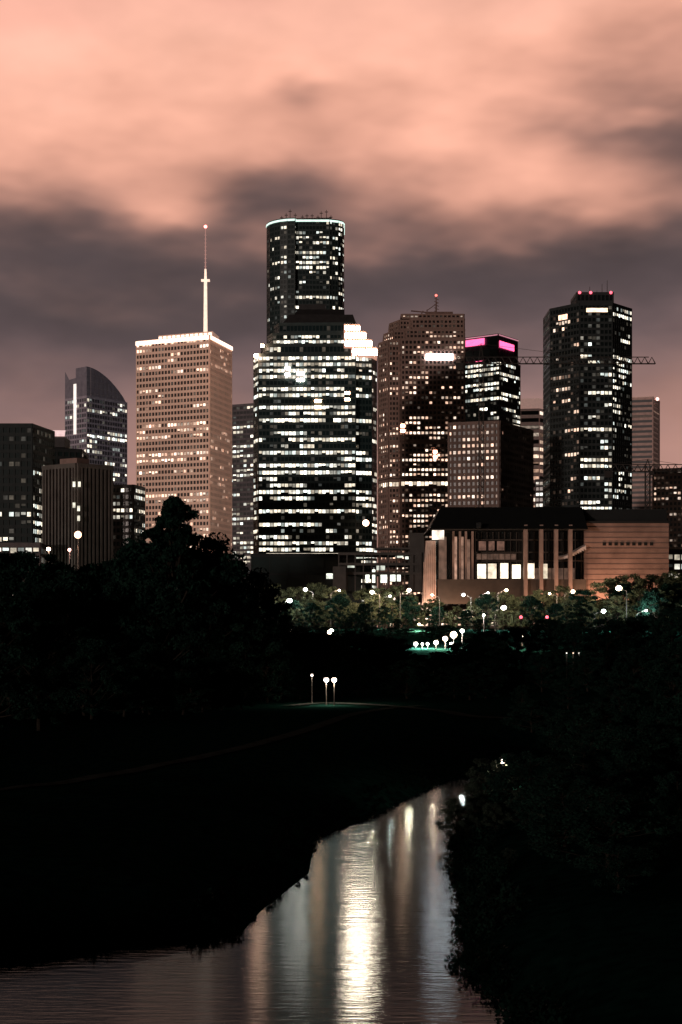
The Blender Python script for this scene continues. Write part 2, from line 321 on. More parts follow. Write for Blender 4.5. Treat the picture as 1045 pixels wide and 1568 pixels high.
d=1500;T.tier(quadpts(796,1500,842,1495,852,1520),GROUND,Z(660,d),fh=4,cw=3.3,pw=.2,sh=.4,a=.3,L=st(.6,.2,.1,5,.9,CREAM)); T.done()
# sail roof tower
T=Tower('sail_roof_tower',glassmat('blue_grey_glass',(.16,.15,.18),.25),solid('pale_mullion',(.40,.34,.38),emis=(.9,.75,.9),es=.03))  # mullions emit slightly to brighten the tower
d=1300
T.tier(quadpts(100,1310,133,1290,195,1330),GROUND,Z(612,d),fh=4.2,cw=3.1,pw=.18,sh=.34,a=.2,L=st(.28,.03,.25,3,.8,CREAM),Ls={1:st(.32,.05,.2,2.5,.85,CREAM)})
g=G()
A=Vector((X(133,1290),1290));C=Vector((X(195,1330),1330)); off=Vector((X(100,1310),1310))-A
N=10; prof=[Z(612-48*math.cos(math.pi/2*(i/N))**.8,d) for i in range(N+1)]
for i in range(N):
    a=A.lerp(C,i/N);b=A.lerp(C,(i+1)/N);z0=Z(612,d)+.3
    a2=a+off*.5;b2=b+off*.5
    g.quad((a.x,a.y,z0),(b.x,b.y,z0),(b.x,b.y,prof[i+1]),(a.x,a.y,prof[i]))
    g.quad((b2.x,b2.y,z0),(a2.x,a2.y,z0),(a2.x,a2.y,prof[i]),(b2.x,b2.y,prof[i+1]))
    g.quad((a.x,a.y,prof[i]),(b.x,b.y,prof[i+1]),(b2.x,b2.y,prof[i+1]),(a2.x,a2.y,prof[i]))
a2=A+off*.5; g.quad((A.x,A.y,Z(612,d)),(A.x,A.y,prof[0]),(a2.x,a2.y,prof[0]),(a2.x,a2.y,Z(612,d)))
L1=A+off; l2=A+off*.8; l3=A+off*.25
i=len(g.v); g.v+=[(L1.x,L1.y-.4,Z(612,d)),(l3.x,l3.y-.4,Z(612,d)),(l3.x,l3.y-.4,Z(578,d)),(l2.x,l2.y-.4,Z(580,d)),(L1.x,L1.y-.4,Z(566,d))]; g.f.append((i,i+1,i+2,i+3,i+4)); g.c.append((0,0,0))
mk('sail_roof',g,solid('sail_cladding',(.24,.21,.24),.35,emis=(.9,.75,.9),es=.02),T.e)  # weak emission in the cladding imitates light on the sail
g=G()
for i in range(1,N): 
    a=A.lerp(C,i/N); g.strut((a.x,a.y-.1,Z(612,d)),(a.x,a.y-.1,prof[i]),.18)
for y in (604,595,586,577):
    for i in range(N):
        if prof[i+1]>Z(y,d): a=A.lerp(C,i/N);b=A.lerp(C,(i+1)/N); g.strut((a.x,a.y-.1,Z(y,d)),(b.x,b.y-.1,Z(y,d)),.18)
mk('sail_roof_mullions',g,solid('sail_mullion',(.5,.42,.45)),T.e)
g=G()
pp0=(X(100,1310),1310);pp1=(X(133,1290),1290); strip(g,pp0,pp1,.42,.55,Z(665,d),Z(588,d),.6); 
mk('lift_shaft_light',g,emit('shaft_light',(1,.85,.75),1.2),T.e)
T.done()
# left dark building
T=Tower('stepped_dark_office_building',dark_glass,solid('dark_panel',(.025,.032,.032)))
d=760
T.tier([(X(-60,d),d),(X(50,d),d),(X(66,d),d+30),(X(-60,d),d+50)],GROUND,Z(655,d),fh=4,cw=2.8,pw=.25,sh=.4,a=.25,L=st(.3,.02,.2,2.5,.95,CREAM,lambda h:1.6-h*1.4))
g=G(); g.prism([(X(-60,d),d+1),(X(50,d),d+1),(X(50,d),d+30),(X(-60,d),d+30)],Z(655,d)+2.3,Z(650,d)); mk('roof_parapet',g,solid('dark_parapet',(.05,.045,.045)),T.e); T.done()
T=Tower('dark_office_annex',dark_glass,solid('dark_panel2',(.03,.033,.033)))
d=860
T.tier(quadpts(50,860,125,870,135,900),GROUND,Z(690,d),fh=4,cw=3.2,pw=.25,sh=.4,a=.25,L=st(.25,.05,.2,3,.7,PEACH))
g=G(); g.prism([(X(50,d),d+3),(X(98,d),d+3),(X(98,d),d+20),(X(50,d),d+20)],Z(690,d)+2.2,Z(668,d)); mk('penthouse',g,solid('dark_penthouse',(.06,.055,.055)),T.e)
g=G(); g.quad((X(52,d),d+2.5,Z(667,d)),(X(98,d),d+2.5,Z(667,d)),(X(98,d),d+5.5,Z(657,d)),(X(52,d),d+5.5,Z(657,d))); mk('lit_roof_sign',g,emit('pink_white_sign',(1,.68,.66),.9),T.e)
T.done()
# ribbed building
T=Tower('ribbed_concrete_building',glassmat('slot_glass',(.02,.02,.02),.4),solid('grey_concrete_fins',(.13,.12,.108),.9,scale=.2))
d=700
T.tier(quadpts(67,712,118,700,172,712),GROUND,Z(716,d),fh=60,cw=2.0,pw=.45,sh=.02,a=.9,L=None)
g=G(); g.prism(quadpts(92,708,118,703,137,708),Z(716,d)+.3,Z(700,d)); mk('roof_box',g,solid('roof_box_concrete',(.3,.2,.17)),T.e)
for px,py in((113,738),(121,738),(120,775),(120,790),(113,770)):
    strip(T.w,(X(px,d)-.1,698.7),(X(px,d)+1.1,698.6),0,1,Z(py+8,d),Z(py,d),.3); T.w.c[-1]=(.8,.75,.6)
T.done()
T=Tower('mid_rise_grid_building',dark_glass,solid('grey_frame4',(.12,.11,.11)))
d=900
T.tier(quadpts(165,900,205,896,222,915),GROUND,Z(748,d),fh=3.8,cw=2.6,pw=.25,sh=.4,a=.3,L=st(.42,.1,.15,3,.8,CREAM,lambda h:1.6-1.1*h)); T.done()
T=Tower('low_annex_building',dark_glass,solid('grey_frame5',(.10,.09,.09)))
d=690
T.tier(quadpts(-20,690,62,690,70,710),GROUND,Z(838,d),fh=3.8,cw=3.6,pw=.2,sh=.35,a=.3,L=st(.5,.2,.1,4,.7,CREAM)); T.done()
def floodmast(px,py,dd,col,s,r,e):
    E=empty('floodlight_mast',(X(px,dd),dd,GROUND)); h=Z(py,dd)-GROUND
    g=G(); g.strut((0,0,0),(0,0,h-.6),.16,.1,8); g.strut((-.8,0,h-.5),(.8,0,h-.5),.1); g.box(-.7,.7,-.1,.5,h-.4,h+.4); mk('mast',g,solid('mast_galv',(.06,.06,.06),.6),E)
    g=G(); g.ball((0,-.5,h),r,12,8); mk('lamp_lens',g,emit('flood_lens',col,s),E)
    L=bpy.data.lights.new('flood_light','POINT'); L.energy=e; L.color=col; L.shadow_soft_size=.5; o=bpy.data.objects.new('flood_light',L); scene.collection.objects.link(o); o.parent=E; o.location=(0,-1.8,h)
floodmast(120,819,640,(1,.50,.30),5,1.5,90000); floodmast(75,841,640,(1,.6,.42),5,.85,15000); floodmast(107,842,650,(1,.5,.4),4,.7,9000)
# ---------------- cranes
steel=solid('crane_steel',(.04,.034,.03),.6)
def crane(px,dd,ytop,x0,x1,name='tower_crane',y0=790,apex=14):
    E=empty(name); g=G(); cx=X(px,dd); zt=Z(ytop,dd); zb=GROUND; w=1.3; r=.28
    n=int((zt-zb)/2.8)
    for sx in(-w,w):
        for sy in(-w,w): g.strut((cx+sx,dd+sy,zb),(cx+sx,dd+sy,zt+3),r)
    for i in range(n):
        za=zb+i*2.8;q=1 if i%2 else -1
        for sy in(-w,w): g.strut((cx-w*q,dd+sy,za),(cx+w*q,dd+sy,za+2.8),.16)
        g.strut((cx-w,dd-w*q,za),(cx-w,dd+w*q,za+2.8),.16); g.strut((cx+w,dd-w*q,za),(cx+w,dd+w*q,za+2.8),.16)
    mk('mast',g,steel,E); g=G()
    xa=X(x0,dd);xb=X(x1,dd); H=4.0
    for sy in(-.9,.9): g.strut((xa,dd+sy,zt),(xb,dd+sy,zt),.3)
    g.strut((xa,dd,zt+H),(xb-4,dd,zt+H),.32)
    m=int((xb-xa)/4.2); s=(xb-xa)/m
    for i in range(m):
        for sy in(-.9,.9):
            g.strut((xa+i*s,dd+sy,zt),(xa+(i+.5)*s,dd,zt+H),.19); g.strut((xa+(i+.5)*s,dd,zt+H),(xa+(i+1)*s,dd+sy,zt),.19)
    mk('jib',g,steel,E); g=G()
    g.strut((cx-w,dd,zt+3),(cx,dd,zt+apex),.3); g.strut((cx+w,dd,zt+3),(cx,dd,zt+apex),.3)
    g.strut((cx,dd,zt+apex),(cx+(xb-cx)*.6,dd,zt+H),.12); g.strut((cx,dd,zt+apex),(xa+2,dd,zt+H),.12)
    g.box(cx+1.6,cx+3.4,dd-1.8,dd-.4,zt-2.2,zt+.2); g.box(xa+.5,xa+5,dd-.9,dd+.9,zt-3.5,zt+.2)
    mk('apex_cab_and_counterweight',g,steel,E)
crane(737,940,557,697,1004,apex=12); crane(992,900,722,925,1075,apex=7)
# ---------------- performing arts hall  d=600
E=empty('performing_arts_hall'); d=600
def bxp(g,x0,x1,y0,y1,o0,o1): g.box(X(x0,d),X(x1,d),d+o0,d+o1,Z(y1,d),Z(y0,d))
g=G()
bxp(g,893,1022,801,925,-3,30)
mk('brick_stagehouse',g,solid('terracotta_brick_wall',(.23,.145,.115),.9,scale=.12,var=.5),E)
g=G()
for i in range(13): bxp(g,893.2,1021.8,808+i*8,808.6+i*8,-3.15,-2.9)
mk('brick_courses',g,solid('mortar_groove',(.14,.08,.065)),E)
g=G()
for i in range(9): bxp(g,921+i*9,926+i*9,831,836,-3.3,-2.8)
mk('small_windows',g,solid('small_window_glass',(.02,.02,.02),.2),E)
g=G()
g.prism([(X(655,d),d-12),(X(893,d),d-12),(X(893,d),d+34),(X(655,d),d+34)],Z(813,d),Z(776,d),top=[(X(676,d),d+2),(X(893,d),d+2),(X(893,d),d+30),(X(676,d),d+30)])
g.box(X(893,d)+.02,X(1023,d),d+2,d+32,Z(801,d)+.05,Z(779,d)); g.box(X(890,d),X(1024,d),d-4,d+31,Z(802,d),Z(800,d)+.3)
bxp(g,725,732,804,812,-14,-13)
mk('dark_roof',g,solid('black_roof_metal',(.010,.011,.011),.6),E)
g=G(); bxp(g,668,893,813,925,0,25); mk('glass_hall_wall',g,glassmat('hall_glass',(.012,.012,.011),.15),E)
g=G()
for px in(801,824.5,847,868.5): bxp(g,px-2.6,px+2.6,806,925,-10,-7)
for px in(693,703,712,722): bxp(g,px-1.6,px+1.6,815,925,-6,-5)
mk('tall_columns',g,solid('pale_column_stone',(.28,.19,.155),emis=(1,.55,.38),es=.012),E)  # small self-glow in the columns adds to the lamp light
g=G()
for y in(826,845,858): bxp(g,728,893,y,y+2,-1.2,-.02)
for px in range(728,893,9): bxp(g,px-.4,px+.4,815,925,-1.0,-.03)
bxp(g,668,893,888,925,-8,-2)
mk('hall_mullions',g,solid('hall_mullion',(.06,.045,.035)),E)
g=G()
def wq(g,x0,x1,y0,y1,o,c): g.quad((X(x0,d),d+o,Z(y1,d)),(X(x1,d),d+o,Z(y1,d)),(X(x1,d),d+o,Z(y0,d)),(X(x0,d),d+o,Z(y0,d)),c)
for (x0,x1,c) in((731,744,1.6),(747,760,.7),(766,778,1.3),(784,797,1.7),(803,818,1.1),(826,838,.5)): wq(g,x0,x1,862+random.random()*3,886,-1.3,(c,c*.82,c*.6))
for (x0,x1) in((733,744),(748,757),(761,772)): wq(g,x0,x1,829,843,-1.3,(.10,.05,.035))
for (x0,x1,y0,y1,c) in((694.8,700,822,895,.3),(704.8,710,822,895,.18),(714,720,826,890,.12),(672,684,822,900,.08),(730,790,848,857,.07),(800,880,870,900,.06),(756,760,872,884,2)):
    wq(g,x0,x1,y0,y1,-.5,(c,c*.55,c*.38))
wq(g,659,677,815,829,-12.6,(1.1,.9,.75))
mk('lit_windows',g,WIN,E,True)
g=G()
g.prism([(X(645,d),d-9),(X(666,d),d-9),(X(666,d),d-4),(X(645,d),d-4)],Z(925,d),Z(830,d),top=[(X(651,d),d-9),(X(665,d),d-9),(X(665,d),d-4),(X(651,d),d-4)])
for i in range(6): g.box(X(647+i*3,d),X(647.8+i*3,d),d-9.5,d-9.1,Z(925,d),Z(862-i*6,d))
mk('lit_entrance_pylon',g,solid('lit_stone_pylon',(.6,.42,.34),emis=(1,.62,.46),es=.03),E)  # pylon stone also glows slightly, painted light on top of its lamp
g=G(); N=12; prev=None
for i in range(N+1):
    t=i/N; px=852+t*42; py=856-18*math.sin(t*math.pi/2*.9)*t-2
    q=(X(px,d),Z(py,d))
    if prev: g.quad((prev[0],d-6,prev[1]),(q[0],d-6,q[1]),(q[0],d-1,q[1]+.6),(prev[0],d-1,prev[1]+.6)); g.quad((prev[0],d-6,prev[1]-.9),(q[0],d-6,q[1]-.9-t),(q[0],d-6,q[1]),(prev[0],d-6,prev[1]))
    prev=q
mk('curved_canopy',g,solid('white_canopy',(.5,.42,.37),emis=(1,.7,.6),es=.03),E)  # canopy given a weak glow so it reads as lit
def lamp(E,loc,e,col,size=.3,typ='POINT'):
    L=bpy.data.lights.new('lamp_light',typ); L.energy=e; L.color=col; L.shadow_soft_size=size
    o=bpy.data.objects.new('lamp_light',L); scene.collection.objects.link(o); o.location=loc
    if E: o.parent=E
    return o
for px,e in((885,17000),(912,14000),(955,7000),(1000,3000),(860,4500),(835,4500),(812,4000),(700,8000)): lamp(E,(X(px,d),d-15,17),e,(1,.55,.35),.4)
lamp(E,(X(654,d),d-13,17),14000,(1,.72,.55),.4)
# ---------------- parking structure
E=empty('parking_garage'); d=720; g=G(); w=G()
for y in(846,862,876): bxp(g,518,646,y,y+4,-1,25)
for i in range(11): px=519+i*12.6; bxp(g,px-.9,px+.9,846.3,905,-.8,.8)
bxp(g,575,640,838,841,2,12); 
for px in(576,595,615,639): bxp(g,px-.6,px+.6,838.3,846,2.2,3)
bxp(g,628,650,816,905,0,18); bxp(g,700-190,530,868,905,-6,-2)
mk('slabs_and_columns',g,solid('garage_concrete',(.07,.065,.06)),E)
for (x0,x1,y0,y1,c) in((560,566,878,890,1.3),(569,575,872,892,1.5),(582,593,880,892,1.2),(598,606,878,890,1.6),(608,614,880,890,1.4),(621,626,852,856,.8),(532,545,866,869,.5),(577,590,866,873,.5),(606,618,851,854,.5),(546,560,853,855,.5),(500,512,878,886,1.1)):
    wq(w,x0,x1,y0,y1,1.5,(c*.95,c,c*.85))
mk('lit_interior',w,WIN,E,True)
T=Tower('low_rise_building',dark_glass,solid('grey_frame6',(.10,.09,.09)))
d=640
T.tier([(X(1022,d),d+2),(X(1100,d),d+2),(X(1100,d),d+30),(X(1022,d),d+30)],GROUND,Z(848,d),fh=4,cw=3,pw=.25,sh=.35,a=.2,L=st(.35,.1,.1,3,.6,CREAM)); T.done()
# ---------------- terrain
CL=[(-30,-80,14),(-14,10,13),(-8,50,14),(-6.5,60,13.4),(-4,66,10),(.2,73,5.6),(1,82,5.4),(2.4,95,4.5),(3.1,111,5),(5.8,122,3.9),(7.8,131,3.5),(10.2,141,3.3),(14.2,156,3.0),(24,171,3.5),(46,184,4),(95,195,5),(400,215,6)]
CLn=np.array(CL,float)
def sdist(x,y):
    x=np.asarray(x,float);y=np.asarray(y,float);best=np.full(x.shape,1e9)
    for (a,b) in zip(CLn[:-1],CLn[1:]):
        dx,dy=b[0]-a[0],b[1]-a[1]; t=np.clip(((x-a[0])*dx+(y-a[1])*dy)/(dx*dx+dy*dy),0,1)
        best=np.minimum(best,np.hypot(x-a[0]-t*dx,y-a[1]-t*dy)-(a[2]+t*(b[2]-a[2])))
    return best
def sm(a,b,x): t=np.clip((x-a)/(b-a),0,1); return t*t*(3-2*t)
def height(x,y):
    x=np.asarray(x,float);y=np.asarray(y,float)
    s=sdist(x,y)
    base=3+ .4*np.sin(x*.06+1)+.3*np.sin(y*.045+x*.02)
    base=base+ (GROUND-3)*sm(290,420,y)
    base=base+4*sm(15,60,x)*(1-sm(200,400,y))+3*sm(-20,-80,x)*(1-sm(240,400,y))*sm(150,230,y)
    base=np.where(y>430,GROUND,base)
    out=base*(1-np.exp(-np.maximum(s,0)/5.5))+.05
    wob=.06*np.sin(x*.7+y*.5+2*np.sin(x*.21))+.05*np.sin(y*.8-x*.5+1.7*np.sin(y*.17))
    out=out+wob*np.clip(s/3,0,1)*(1-sm(120,160,y))
    return np.where(s<0,np.maximum(s*.5,-1.5)+.05,out)
xs=np.concatenate([np.linspace(-7000,-400,14)[:-1],np.linspace(-400,-70,30)[:-1],np.arange(-70,110,1.2),np.linspace(110,450,34),np.linspace(500,7000,14)])
ys=np.concatenate([np.linspace(-2000,-60,8)[:-1],np.linspace(-60,45,24)[:-1],np.arange(45,250,1.2),np.linspace(251,500,60),np.linspace(540,12000,18)])
XX,YY=np.meshgrid(xs,ys); ZZ=height(XX,YY)
nx,ny=len(xs),len(ys); me=bpy.data.meshes.new('ground')
idx=np.arange(nx*ny).reshape(ny,nx)
me.from_pydata(np.stack([XX.ravel(),YY.ravel(),ZZ.ravel()],1).tolist(),[],np.stack([idx[:-1,:-1].ravel(),idx[:-1,1:].ravel(),idx[1:,1:].ravel(),idx[1:,:-1].ravel()],1).tolist())
me.polygons.foreach_set('use_smooth',[True]*len(me.polygons)); me.materials.append(solid('night_grass',(.006,.027,.021),1.0,scale=1.2,var=.6,spec=0,bump=.4)); me.update()
scene.collection.objects.link(bpy.data.objects.new('ground',me))
# water: beckmann gloss over dark body, fresnel mixed
g=G(); g.quad((-300,-200,0),(450,-200,0),(450,300,0),(-300,300,0))
m=bpy.data.materials.new('river_water'); m.use_nodes=True; nt=m.node_tree; nt.nodes.remove(nt.nodes['Principled BSDF']); out=nt.nodes['Material Output']
df=nt.nodes.new('ShaderNodeBsdfDiffuse'); df.inputs[0].default_value=(.006,.022,.028,1)
gl=nt.nodes.new('ShaderNodeBsdfGlossy'); gl.distribution='BECKMANN'; gl.inputs['Color'].default_value=(.42,.50,.53,1); gl.inputs['Roughness'].default_value=.105
fz=nt.nodes.new('ShaderNodeFresnel'); fz.inputs[0].default_value=1.33; ms=nt.nodes.new('ShaderNodeMixShader')
tc=nt.nodes.new('ShaderNodeTexCoord'); mp=nt.nodes.new('ShaderNodeMapping'); mp.inputs['Scale'].default_value=(.35,1.5,1)
n1=nt.nodes.new('ShaderNodeTexNoise'); n1.inputs['Scale'].default_value=1.7; n1.inputs['Detail'].default_value=5
bp_=nt.nodes.new('ShaderNodeBump'); bp_.inputs['Strength'].default_value=.22; bp_.inputs['Distance'].default_value=.06
nt.links.new(tc.outputs['Object'],mp.inputs[0]); nt.links.new(mp.outputs[0],n1.inputs['Vector']); nt.links.new(n1.outputs['Fac'],bp_.inputs['Height']); nt.links.new(bp_.outputs[0],gl.inputs['Normal'])
nt.links.new(fz.outputs[0],ms.inputs[0]); nt.links.new(df.outputs[0],ms.inputs[1]); nt.links.new(gl.outputs[0],ms.inputs[2]); nt.links.new(ms.outputs[0],out.inputs[0])
mk('river_water',g,m)
# paths
pathm=solid('concrete_path',(.065,.075,.068),1,scale=.8,var=.5,spec=0)
def ribbon(name,pts,w,mat,off=.10):
    g=G(); P=[]
    for i in range(len(pts)-1):
        a=Vector(pts[i]);b=Vector(pts[i+1]); p=Vector(pts[i-1]) if i else a*2-b; q=Vector(pts[i+2]) if i+2<len(pts) else b*2-a
        n=max(2,int((b-a).length/1.5))
        for k in range(n):
            t=k/n; P.append(.5*((2*a)+(b-p)*t+(2*p-5*a+4*b-q)*t*t+(3*a-p-3*b+q)*t**3))
    prev=None
    for i in range(len(P)-1):
        u=(P[i+1]-P[i]).normalized();n=Vector((-u.y,u.x))
        row=[]
        for s in(-1,-.5,0,.5,1):
            q=P[i]+n*w/2*s; row.append((q.x,q.y,float(height(q.x,q.y))+off))
        if prev:
            for k in range(4): g.quad(prev[k],prev[k+1],row[k+1],row[k])
        prev=row
    mk(name,g,mat)
ribbon('footpath',[(-60,100),(-27,119),(-13,143),(-5,168),(-1.5,186),(2,208),(8,228),(14,236)],1.8,pathm,.12)
ribbon('footpath',[(-8,236),(-3,243),(3,238),(8,230),(14,215),(17,200),(26,190)],2.4,pathm,.2)
ribbon('asphalt_road',[(-120,446),(-20,442),(40,444),(140,450)],9,solid('asphalt',(.05,.05,.05),.8,scale=2),.06)
ribbon('road_marking',[(-120,446),(-20,442),(40,444),(140,450)],.2,solid('white_paint',(.7,.7,.7)),.10)
# ---------------- trees
def leafmat(name,col,tr=.25):
    m,nt,b=nodes(name); oi=nt.nodes.new('ShaderNodeTexNoise'); tc=nt.nodes.new('ShaderNodeTexCoord'); oi.inputs['Scale'].default_value=.7
    nt.links.new(tc.outputs['Object'],oi.inputs['Vector'])
    r=nt.nodes.new('ShaderNodeValToRGB'); r.color_ramp.elements[0].position=.3; r.color_ramp.elements[1].position=.7
    r.color_ramp.elements[0].color=(col[0]*.35,col[1]*.35,col[2]*.35,1); r.color_ramp.elements[1].color=(col[0]*1.7,col[1]*1.7,col[2]*1.6,1)
    nt.links.new(oi.outputs['Fac'],r.inputs[0]); nt.links.new(r.outputs[0],b.inputs['Base Color'])
    b.inputs['Roughness'].default_value=.7; b.inputs['Specular IOR Level'].default_value=.02
    return m
bark=solid('bark',(.03,.025,.02),.9,scale=3,spec=0)
LEAF_D=leafmat('dark_foliage',(.008,.024,.018)); LEAF_L=leafmat('lamplit_tone_foliage',(.075,.085,.05)); LEAF_R=leafmat('riverside_foliage',(.035,.05,.038))  # leaves of lamp-lit trees paler, unlit trees darker: light put into the colour
def leaves(centers,rad,per,size):
    C=np.repeat(centers,per,0); R=np.repeat(rad,per)[:,None]; n=len(C)
    v=rng.normal(size=(n,3)); v/=np.linalg.norm(v,axis=1)[:,None]; rr=rng.random((n,1))**.45
    P=C+v*rr*R*np.array([1,1,.7]); a=rng.normal(size=(n,3)); a/=np.linalg.norm(a,axis=1)[:,None]
    b=np.cross(a,rng.normal(size=(n,3))); b/=np.linalg.norm(b,axis=1)[:,None]
    s=size*rng.uniform(.5,1.3,(n,1)); a=a*s; b=b*s*.5
    V=np.stack([P-a,P-b*.9,P+a,P+b],1).reshape(-1,3); return V
def treemesh(name,h,w,leafn,leafs,leaf,shape='round',clumps=70,lean=0,low=.22):
    g=G(); r0=h*.022
    pts=[Vector((0,0,-.5))]
    for i in range(1,7): pts.append(Vector((random.uniform(-.02,.02)*h+lean*h*(i/6)**2,random.uniform(-.02,.02)*h,h*.85*i/6)))
    for i in range(6): g.strut(pts[i],pts[i+1],r0*(1-i/7),r0*(1-(i+1)/7),7)
    cs=[];rs=[]
    for k in range(clumps):
        t=random.random()**.8
        if shape=='cone': wr=w*.5*(1-t)**.55*random.uniform(.6,1.2)+.02*w
        else: wr=w*.5*math.sqrt(max(.03,1-(1.7*t-.75)**2))*random.uniform(.8,1.12)
        z=h*(low+(.98-low)*t); a=random.uniform(0,2*math.pi); rr=wr*math.sqrt(random.random())
        c=Vector((rr*math.cos(a)+lean*h*t*t,rr*math.sin(a),z)); cs.append(c); rs.append(random.uniform(.05,.11)*w*(1.1-.55*t if shape=='cone' else 1))
        if k%2==0:
            j=min(5,max(1,int((z/h/.85)*6)-1)); o=pts[j]; mid=o.lerp(c,.5)+Vector((0,0,-.02*h)); g.strut(o,mid,r0*.35,r0*.22,5); g.strut(mid,c,r0*.22,r0*.06,4)
    V=leaves(np.array([tuple(c) for c in cs]),np.array(rs),leafn//clumps,leafs)
    nb=len(g.v); v=g.v+V.tolist(); nl=len(V)//4
    f=g.f+[(nb+4*i,nb+4*i+1,nb+4*i+2,nb+4*i+3) for i in range(nl)]
    me=bpy.data.meshes.new(name); me.from_pydata(v,[],f); me.materials.append(bark); me.materials.append(leaf)
    mi=np.ones(len(f),dtype=np.int32); mi[:len(g.f)]=0; me.polygons.foreach_set('material_index',mi); me.update(); return me
big=[treemesh('dark_tree_%d'%i,20,17,15000,.34,LEAF_D,'round',90,low=.08) for i in range(3)]
cone=treemesh('conical_tree',30,19,30000,.36,LEAF_D,'cone',190,low=.1)
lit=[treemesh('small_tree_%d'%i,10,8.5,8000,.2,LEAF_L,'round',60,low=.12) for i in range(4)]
riv=[treemesh('riverside_tree_%d'%i,6,6.5,10000,.11,LEAF_R,'round',60,lean=-.12,low=.05) for i in range(2)]
rivd=[treemesh('dark_bush_%d'%i,6,7.5,9000,.13,LEAF_D,'round',60,low=.03) for i in range(2)]
def plant(name,me,x,y,s=1,rz=None,sz=None,z=None):
    o=bpy.data.objects.new(name,me); scene.collection.objects.link(o)
    o.location=(x,y,float(height(x,y)) if z is None else z); o.scale=(s,s,sz or s); o.rotation_euler=(0,0,random.uniform(0,6.28) if rz is None else rz); return o
plant('tall_conical_tree',cone,X(268,262),262,1.0,sz=1.14)
def topplant(px,py,d,name='broadleaf_tree',meshes=big,wk=1,H=20):
    x=X(px,d); gz=float(height(x,d)); h=Z(py,d)-gz
    if h<.8: return
    s=h/H/.97; plant(name,random.choice(meshes),x,d,s*wk,sz=s)
for px,py,d in((-30,852,290),(20,850,300),(62,856,285),(98,872,300),(128,880,270),(150,868,295),(188,898,270),(222,852,280),(318,850,280),(345,862,290),(372,880,300),(240,832,275),(296,830,270),
    (15,900,220),(80,905,230),(160,915,235),(240,900,240),(320,920,245),(375,940,250),(400,955,285),(-20,930,170),(60,960,180),(140,985,200),(230,990,215),(410,985,250),(440,1000,265),(340,1000,235)):
    topplant(px,py,d)
for px,py,d in((700,985,330),(740,975,320),(790,962,330),(835,950,330),(880,955,310),(930,950,300),(980,945,310),(1030,935,300),(1070,920,280),(760,1010,270),(830,1000,260),(900,1000,250),(970,995,240),(1040,985,230),(800,1050,225),(870,1040,210),(950,1030,190),(1030,1020,170),(850,1110,175),(930,1090,150),(1020,1070,130),(1090,1050,110)):
    topplant(px,py,d,wk=1.25)
for px in range(395,760,17): 
    lo=615<px<725
    topplant(px+random.uniform(-8,8),random.uniform(996,1006) if lo else (random.uniform(968,990) if px>455 else 955+random.uniform(-6,14)),random.uniform(300,345) if not lo else 320,wk=1.7)
for px in range(405,760,14): topplant(px+random.uniform(-6,6),random.uniform(958,976),random.uniform(375,392),wk=2.6)
for px in range(420,560,26): topplant(px,random.uniform(1000,1018),random.uniform(262,285),wk=1.6)
for px in range(600,800,24): topplant(px,random.uniform(1010,1030),random.uniform(250,280),wk=1.7)
for px in range(-20,470,30): topplant(px,random.uniform(1010,1045),random.uniform(205,230) if px<400 else 260,wk=1.5)
for px,py in((545,940),(530,952),(562,955),(430,930),(735,948),(890,925),(400,915),(608,948)): topplant(px,py,398,wk=1.1)
for px,py,d in((408,905,450),(430,898,455),(455,902,452),(485,896,456),(505,900,452),(528,915,450),(560,904,454),(585,902,452),(610,900,455),(632,915,452),(665,918,455),(700,930,452),(735,918,456),(770,908,454),(800,915,452),(858,900,458),(900,918,456),(935,888,452),(965,882,452),(1000,884,455),(1035,878,454),(1060,885,450),(830,905,456),
   (412,920,424),(440,932,420),(470,915,426),(498,938,420),(540,925,424),(580,912,426),(600,925,420),(645,940,424),(690,938,422),(725,930,424),(760,935,425),(790,938,420),(870,920,424),(905,925,426),(945,915,426),(980,905,426),(1015,905,424)):
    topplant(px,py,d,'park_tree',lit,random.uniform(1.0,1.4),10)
for px,py,d in((520,912,431),(622,915,433),(450,920,433),(745,912,433),(815,915,431),(890,905,431),(955,896,436),(672,930,433),(560,925,414),(1030,895,431),(480,925,412),(590,930,410),(715,935,412),(850,925,412),(1000,905,414),(425,925,410)):
    topplant(px,py,d,'park_tree',big,1.0)
# riverside right
for px,py,d,ms in((745,1165,122,riv),(770,1160,130,riv),(725,1215,112,riv),(790,1180,120,riv),(760,1230,105,riv),(800,1210,105,riv),(745,1330,88,riv),(780,1300,90,riv),(760,1420,76,riv),(800,1380,78,riv),(830,1230,100,riv),(880,1200,100,rivd),(850,1330,82,rivd),(920,1280,84,rivd),(860,1430,70,rivd),(940,1400,70,rivd),(1010,1300,80,rivd),(1010,1450,64,rivd),(790,1500,64,rivd),(880,1530,60,rivd),(960,1150,105,rivd),(1040,1180,95,rivd),(735,1190,140,rivd),(765,1185,150,rivd),(705,1225,108,riv),(740,1455,70,riv)):
    topplant(px,py,d,'riverside_tree',ms,1,6)
for i in range(46):
    d=random.uniform(68,185); x=random.uniform(13,13+d*.17)+(0 if d<130 else 8)
    if float(sdist(x,d))<2.5: continue
    s=random.uniform(.35,.8); plant('riverside_bush',random.choice(rivd),x,d,s*1.5,sz=s)
cs=[];rs=[]
